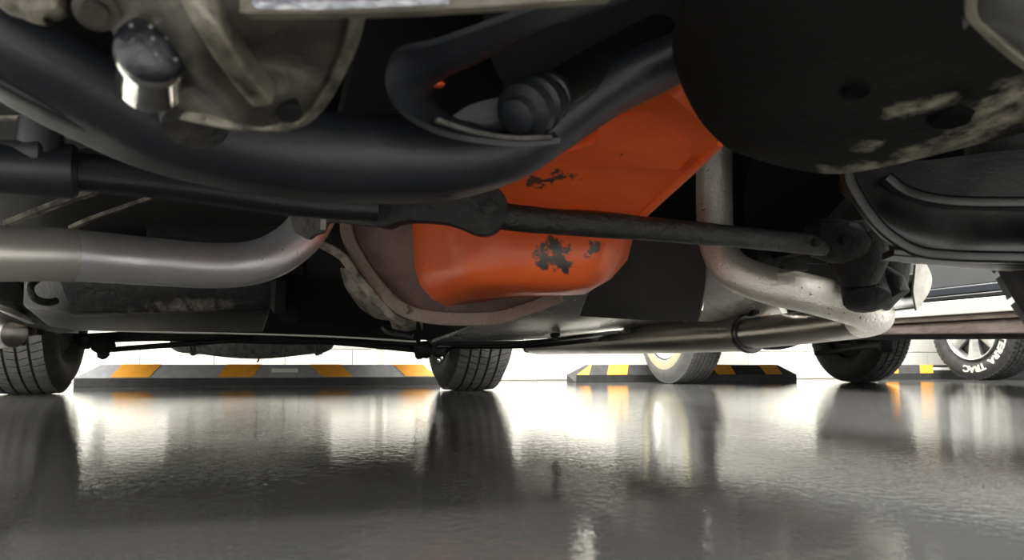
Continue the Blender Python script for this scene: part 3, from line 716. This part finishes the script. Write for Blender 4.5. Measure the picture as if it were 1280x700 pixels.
fm = frame(P(190, 70, .405), ax)
cap = MB().lathe([(-.032, .0165), (-.004, .0172), (-.001, .0178), (.003, .0180), (.006, .0172)], fm, 40).build('capped_stud', 'chrome', car, label='chrome collar with dark domed cap')
dome = [(.006, .0178)] + [(.006 + .011 * math.sin(math.radians(a)), .0178 * math.cos(math.radians(a))) for a in range(8, 88, 8)]
MB().lathe(dome, fm, 40).build('dome', 'cap_black', cap)
k = MB()
for a, r in ((20, .007), (60, .012), (100, .007), (145, .012), (190, .009), (235, .012), (280, .008), (325, .013), (0, .0)):
    rad = math.radians(a); h_ = .006 + .011 * math.sqrt(max(0, 1 - (r / .0178) ** 2))
    k.lathe([(h_ - .0015, .0012), (h_ + .0006, .0010)], fm @ Matrix.Translation((0, r * math.cos(rad), r * math.sin(rad))), 8)
k.build('glint_dots', 'chrome', cap)  # chrome dots stand in for small lamp reflections on the dome
MB().lathe([(-.01, .019), (0, .021), (.008, .019)], frame(P(245, 148, .49), V(0, -.5, -.9)), 20).build('bushing', 'rod_black', bro)

# --- valance flange at the very top
MB().patch([[P(300, -20, .345), P(450, -20, .345), P(600, -24, .345), P(760, -32, .345)], [P(300, 16, .35), P(450, 14, .35), P(600, 6, .35), P(760, -4, .35)]], 3, .004, away=V(0, 0, 1)).build('valance_flange', 'flange_tan', car)
MB().sweep(px_path([(310, 14, .345), (450, 13, .345), (600, 6, .345), (760, -6, .345)]), [(-.003, -.0022), (.003, -.0022), (.003, .0022), (-.003, .0022)]).build('valance_edge', 'flange_tan', car)
MB().sweep(px_path([(318, 4, .338), (430, 3, .338), (560, -3, .338)]), [(-.003, -.0014), (.003, -.0014), (.003, .0022), (-.003, .0022)]).build('bright_trim', 'sparkle_foil', car)

# --- engine mount loop in the top centre
def band(pts, w, thick, mat_, name, par, up_=-FWD):
    return MB().sweep(px_path(pts, 6), round_rect(w, thick, min(w, thick) * .6), up=up_).build(name, mat_, par)
lo = MB().patch([[P(770, -25, .47), P(640, 22, .48), P(545, 55, .49), P(496, 68, .50), P(488, 108, .51), P(508, 140, .525), (P(560, 165, .54)), P(640, 176, .555), P(700, 172, .56)],
                 [P(780, -5, .50), P(660, 40, .51), P(590, 75, .52), P(550, 92, .53), P(528, 110, .545), P(535, 132, .555), P(575, 155, .57), P(645, 170, .585), P(695, 168, .59)],
                 [P(790, 0, .58), P(670, 42, .58), P(600, 78, .59), P(560, 96, .6), P(540, 112, .61), P(548, 130, .62), P(585, 150, .63), P(650, 166, .64), P(695, 164, .64)]], 4, .004).build('engine_mount_loop', 'frame_paint', car)
MB().sweep(px_path([(545, 150, .535), (590, 165, .548), (640, 173, .553), (690, 172, .555)]), [(-.002, -.0015), (.002, -.0015), (.002, .0015), (-.002, .0015)]).build('loop_edge', 'bracket_grey', lo)
MB().patch([[P(566, 145, .60), P(590, 130, .60), P(640, 118, .60)], [P(580, 158, .60), P(620, 160, .60), P(660, 160, .60)], [P(620, 170, .59), P(650, 171, .59), P(680, 168, .59)]], 4, .006).build('mount_gusset', 'frame_paint', lo)
MB().lathe([(-.04, .012), (-.03, .018), (-.02, .0195), (-.018, .0165), (-.012, .0165), (-.010, .021), (0, .022), (.002, .018), (.008, .018), (.010, .0225), (.018, .0215), (.020, .014), (.028, .013), (.030, .006)], frame(P(668, 132, .59), P(650, 148, .57) - P(740, 90, .66)), 24).build('mount_bushing', 'frame_paint', lo)
MB().tube(px_path([(680, 128, .6), (720, 100, .63), (780, 65, .68), (860, 20, .74)]), .017, 18).build('mount_tube', 'gloss_black', lo)
MB().patch([[P(460, 10, .75), P(560, 10, .8), P(700, 0, .9), P(860, -20, .95)], [P(440, 90, .75), P(560, 90, .8), P(700, 80, .9), P(860, 40, .95)], [P(420, 170, .75), P(560, 170, .8), P(680, 160, .88), P(860, 110, .95)]], 4, .02).build('engine_block', 'matte_black', car)
k = MB(); k.box(P(548, 106, .735), (.011, .012, .005)); k.build('orange_bracket', 'orange_paint', car, bevel=.003)

# --- large dark panel upper right with dusty edge
sp = MB().patch([[P(870, -40, .44), P(960, -40, .42), P(1080, -40, .41), P(1200, -40, .41), P(1340, -40, .42)],
                 [P(840, 60, .56), P(950, 60, .52), P(1070, 60, .50), P(1190, 55, .49), P(1340, 45, .49)],
                 [P(868, 140, .66), P(950, 140, .62), P(1070, 135, .59), P(1190, 120, .57), P(1340, 100, .56)],
                 [P(905, 182, .72), P(965, 190, .69), P(1060, 190, .66), P(1180, 172, .635), P(1340, 140, .62)],
                 [P(930, 194, .735), P(985, 210, .725), P(1055, 217, .70), P(1160, 196, .675), P(1340, 150, .65)]], 6, .012).build('splash_panel', 'panel_dusty', car, label='large dark curved splash panel with holes')
for (x, y, d, r) in ((1070, 112, .562, .009), (1188, 147, .588, .0135)):
    MB().lathe([(-.004, r * .6), (-.001, r * 1.18), (.002, r), (.0035, r * .98)], frame(P(x, y, d), V(-.05, -.12, -1)), 24).build('drain_hole', 'hole_black', sp)
cor = MB().patch([[P(1216, -40, .36), P(1260, -40, .35), P(1320, -40, .35)], [P(1216, 18, .38), P(1256, 20, .37), P(1320, 22, .37)], [P(1216, 22, .382), P(1258, 56, .40), P(1320, 105, .42)]], 4, .006).build('corner_plate', 'shield_dark', car)
MB().sweep(px_path([(1215, -20, .36), (1214, 15, .378), (1230, 35, .388), (1262, 64, .40), (1310, 100, .42)]), round_rect(.0025, .002, .001)).build('corner_plate_edge', 'flange_tan', car)

# --- glossy lower control arm on the right
arm = MB().patch([[P(1062, 205, .86), P(1100, 200, .86), P(1160, 200, .84), P(1240, 190, .82), P(1360, 180, .80)],
                  [P(1066, 232, .855), P(1110, 245, .85), P(1170, 262, .83), P(1240, 266, .81), P(1360, 266, .79)],
                  [P(1080, 262, .85), P(1120, 285, .835), P(1180, 300, .82), P(1240, 304, .80), P(1360, 304, .78)],
                  [P(1100, 290, .85), P(1130, 308, .835), P(1180, 318, .82), P(1240, 322, .80), P(1360, 324, .78)]], 5, .03).build('lower_control_arm', 'gloss_black', car)
MB().sweep(px_path([(1058, 212, .85), (1064, 232, .848), (1082, 262, .843), (1108, 292, .835), (1145, 314, .825), (1190, 320, .812), (1250, 322, .795), (1360, 324, .77)]), round_rect(.0075, .006, .003)).build('arm_rim', 'gloss_black', arm)
MB().sweep(px_path([(1108, 222, .845), (1130, 238, .84), (1170, 250, .825), (1230, 254, .81), (1360, 253, .78)]), round_rect(.007, .006, .003)).build('arm_ridge', 'gloss_black', arm)
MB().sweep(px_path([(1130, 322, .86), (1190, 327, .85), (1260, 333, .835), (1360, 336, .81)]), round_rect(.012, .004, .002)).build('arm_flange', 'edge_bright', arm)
MB().sweep(px_path([(1110, 318, .845), (1190, 325, .835), (1260, 330, .82), (1360, 334, .80)]), round_rect(.02, .004, .002)).build('arm_flange', 'gloss_black', arm)
k = MB(); k.box(P(1192, 218, .90), (.035, .02, .022)); hexbolt(k, P(1180, 216, .885), -FWD, .008, .01); k.build('spring_clip', 'bell_rim', car, bevel=.003)
MB().tube(px_path([(1100, 205, .9), (1125, 215, .9), (1130, 228, .9), (1150, 232, .9)]), .004, 8).build('brake_hose', 'gloss_black', car)
k = MB(); k.lathe([(-.08, .05), (-.06, .06), (.06, .06), (.08, .05)], frame(P(1200, 205, 1.05), V(0, 0, 1)), 24)
k.build('spring_seat', 'matte_black', car)

# ================================================================== SECOND CAR (whitewall tyre)
car2 = empty('car', (2.75, 2.6, 0), 'silver car with chrome sill strip and brown rocker parked alongside on the right', 'car')
body_shell('body_shell', car2, 'body_grey', 2.10, 3.42, [(.5, .30), (.9, .25), (4.2, .25), (4.68, .32), (4.7, .75), (3.9, .85), (3.4, 1.3), (2.1, 1.32), (1.5, .9), (.4, .8), (.35, .5)])
def side_strip(name, m, z0a, z0b, z1a, z1b, x0, x1, y0=1.15, y1=3.35):
    """strip along the car's flank: heights at the two ends"""
    return MB().loft([[V(x0, y0, z0a), V(x0, y0, z1a), V(x1, y0, z1a), V(x1, y0, z0a)],
                      [V(x0, y1, z0b), V(x0, y1, z1b), V(x1, y1, z1b), V(x1, y1, z0b)]]).build(name, m, car2, smooth=False, bevel=.004)
side_strip('door_skin', 'body_grey', .335, .345, .75, .75, 2.035, 2.12)
side_strip('moulding', 'body_black', .297, .305, .309, .317, 2.022, 2.12)
side_strip('sill_moulding', 'body_blue', .311, .319, .335, .345, 2.03, 2.12)
side_strip('chrome_strip', 'chrome_strip', .245, .262, .292, .302, 2.016, 2.12)
side_strip('rocker_top', 'rocker_brown', .225, .248, .243, .260, 2.03, 2.12)
side_strip('rocker', 'rocker_brown', .168, .235, .222, .246, 2.045, 2.12)
side_strip('frame_rail', 'grimy_black', .155, .215, .18, .24, 2.10, 2.2)
w = make_tyre('whitewall_tyre', car2, V(2.12, 3.85, .328), .33, .20, .19, 'grey_rubber', 'grey_rubber', rows=7, nblk=90, slant=.0)
w['label'] = 'grey tyre with a cream whitewall ring'
MB().lathe([(-.0965, .205), (-.1015, .21), (-.1025, .235), (-.099, .258), (-.095, .26), (-.09, .23)], frame((2.12, 3.85, .328), (1, 0, 0)), 60, close=True).build('whitewall_ring', 'whitewall', w)
MB().lathe([(-.02, .02), (-.075, .06), (-.08, .12), (-.06, .16), (-.07, .185), (-.088, .197), (-.08, .2), (.08, .2), (.07, .1)], frame((2.12, 3.85, .328), (1, 0, 0)), 48).build('hubcap', 'alloy', w)
w2 = make_tyre('far_tyre', car2, V(3.27, 3.85, .328), .33, .21, .19, 'black_rubber', 'black_rubber', rows=4, nblk=80, slant=0)
MB().lathe([(-.08, .03), (-.07, .10), (-.05, .19), (.08, .19), (.07, .1)], frame((3.27, 3.85, .328), (1, 0, 0)), 40).build('rim', 'grimy_black', w2)
MB().tube(px_path([(1020, 442, 3.9), (1045, 439, 3.75), (1075, 434, 3.5), (1105, 431, 3.2)], 3), [.012, .012, .012, .012, .013, .013, .014, .014, .015, .02], 10).build('axle_link', 'grimy_black', car2)
MB().lathe([(-.03, .018), (-.02, .028), (.03, .028), (.04, .02)], frame(P(1108, 431, 3.2), (0, 0, 1)), 14).build('link_bush', 'grimy_black', car2)
MB().lathe([(-.25, .03), (.25, .03)], frame((2.75, 3.85, .33), (1, 0, 0)), 16).build('axle', 'grimy_black', car2)
k = MB(); k.lathe([(-.02, .02), (0, .05), (.05, .05), (.06, .03)], frame((3.1, 3.80, .27), (1, 0, 0)), 16); k.box((3.12, 3.68, .24), (.03, .04, .08)); k.build('brake_caliper', 'grimy_black', car2, bevel=.004)
# ================================================================== THIRD CAR (white lettered tyre)
car3 = empty('car', (5.3, 3.0, 0), 'dark car at far right resting on a white lettered tyre', 'car')
body_shell('body_shell', car3, 'body_blue', 4.62, 6.1, [(1.0, .42), (1.3, .36), (4.5, .36), (4.72, .45), (4.72, .9), (3.9, .98), (3.4, 1.5), (2.2, 1.5), (1.7, 1.0), (.9, .9), (.85, .6)])
c3 = V(4.60, 4.22, .338)
w3 = make_tyre('lettered_tyre', car3, c3, .34, .24, .205, 'black_rubber', 'black_rubber', rows=5, nblk=64, slant=.04)
w3['label'] = 'black tyre with raised white outline letters'
f3 = frame(c3, (1, 0, 0))
MB().lathe([(-.10, .192), (-.112, .198), (-.115, .205), (-.10, .212), (-.06, .205), (-.06, .18)], f3, 60, close=True).build('rim_lip', 'alloy', w3)
MB().lathe([(-.06, .03), (-.065, .10), (-.05, .195), (.1, .195), (.08, .1)], f3, 48).build('rim', 'gloss_black', w3)
sp3 = MB()
for i in range(6):
    a = math.radians(60 * i + 30)
    R2 = f3 @ Matrix.Rotation(a, 4, 'X')
    vs = []
    for (rr, hw_, xx) in ((.03, .03, -.085), (.10, .035, -.09), (.17, .048, -.088), (.198, .075, -.09)):
        vs.append([R2 @ V(xx, rr, -hw_), R2 @ V(xx - .012, rr, 0), R2 @ V(xx, rr, hw_), R2 @ V(xx + .03, rr, hw_), R2 @ V(xx + .03, rr, -hw_)])
    sp3.loft(vs)
sp3.lathe([(-.06, .05), (-.10, .05), (-.11, .03), (-.112, .01)], f3, 24)
sp3.build('spokes', 'alloy', w3, bevel=.002)
# raised letters round the bottom of the sidewall
def letter(ch, ang, rad, size, off, mat_, x):
    cu = bpy.data.curves.new('letter', 'FONT'); cu.body = ch; cu.size = size; cu.align_x = 'CENTER'; cu.extrude = .0012; cu.offset = off; cu.resolution_u = 2
    tmp = bpy.data.objects.new('letter_tmp', cu); COL.objects.link(tmp)
    bpy.context.view_layer.update()
    me = tmp.evaluated_get(bpy.context.evaluated_depsgraph_get()).to_mesh()
    mb = MB()
    # seen from -X: text right = -Y ... outward = radial
    ca, sa = math.cos(ang), math.sin(ang)
    radial = V(0, ca, sa); tang = V(0, -sa, ca)      # reading direction, letter tops outwards, clockwise seen from -X
    vs = [c3 + V(x, 0, 0) + radial * (rad + v.co.y) + tang * (v.co.x * 1.25) + V(-1, 0, 0) * v.co.z for v in me.vertices]
    mb.add(vs, [tuple(p.vertices) for p in me.polygons])
    tmp.evaluated_get(bpy.context.evaluated_depsgraph_get()).to_mesh_clear()
    bpy.data.objects.remove(tmp); bpy.data.curves.remove(cu)
    return mb.build('letter', mat_, w3, smooth=False)
TXT = 'TERRA TRAC'
step = math.radians(9.2)
for i, ch in enumerate(TXT):
    if ch == ' ': continue
    # angle measured in the (Y,Z) plane; the wheel's bottom is -90 deg; text starts towards -Y (right in view)
    ang = math.radians(-90) - (4.5 - i) * step - math.radians(33)
    letter(ch, ang, .246, .060, .0022, 'white_letter', -.1212)
    letter(ch, ang, .246, .060, -.0022, 'black_rubber', -.1226)
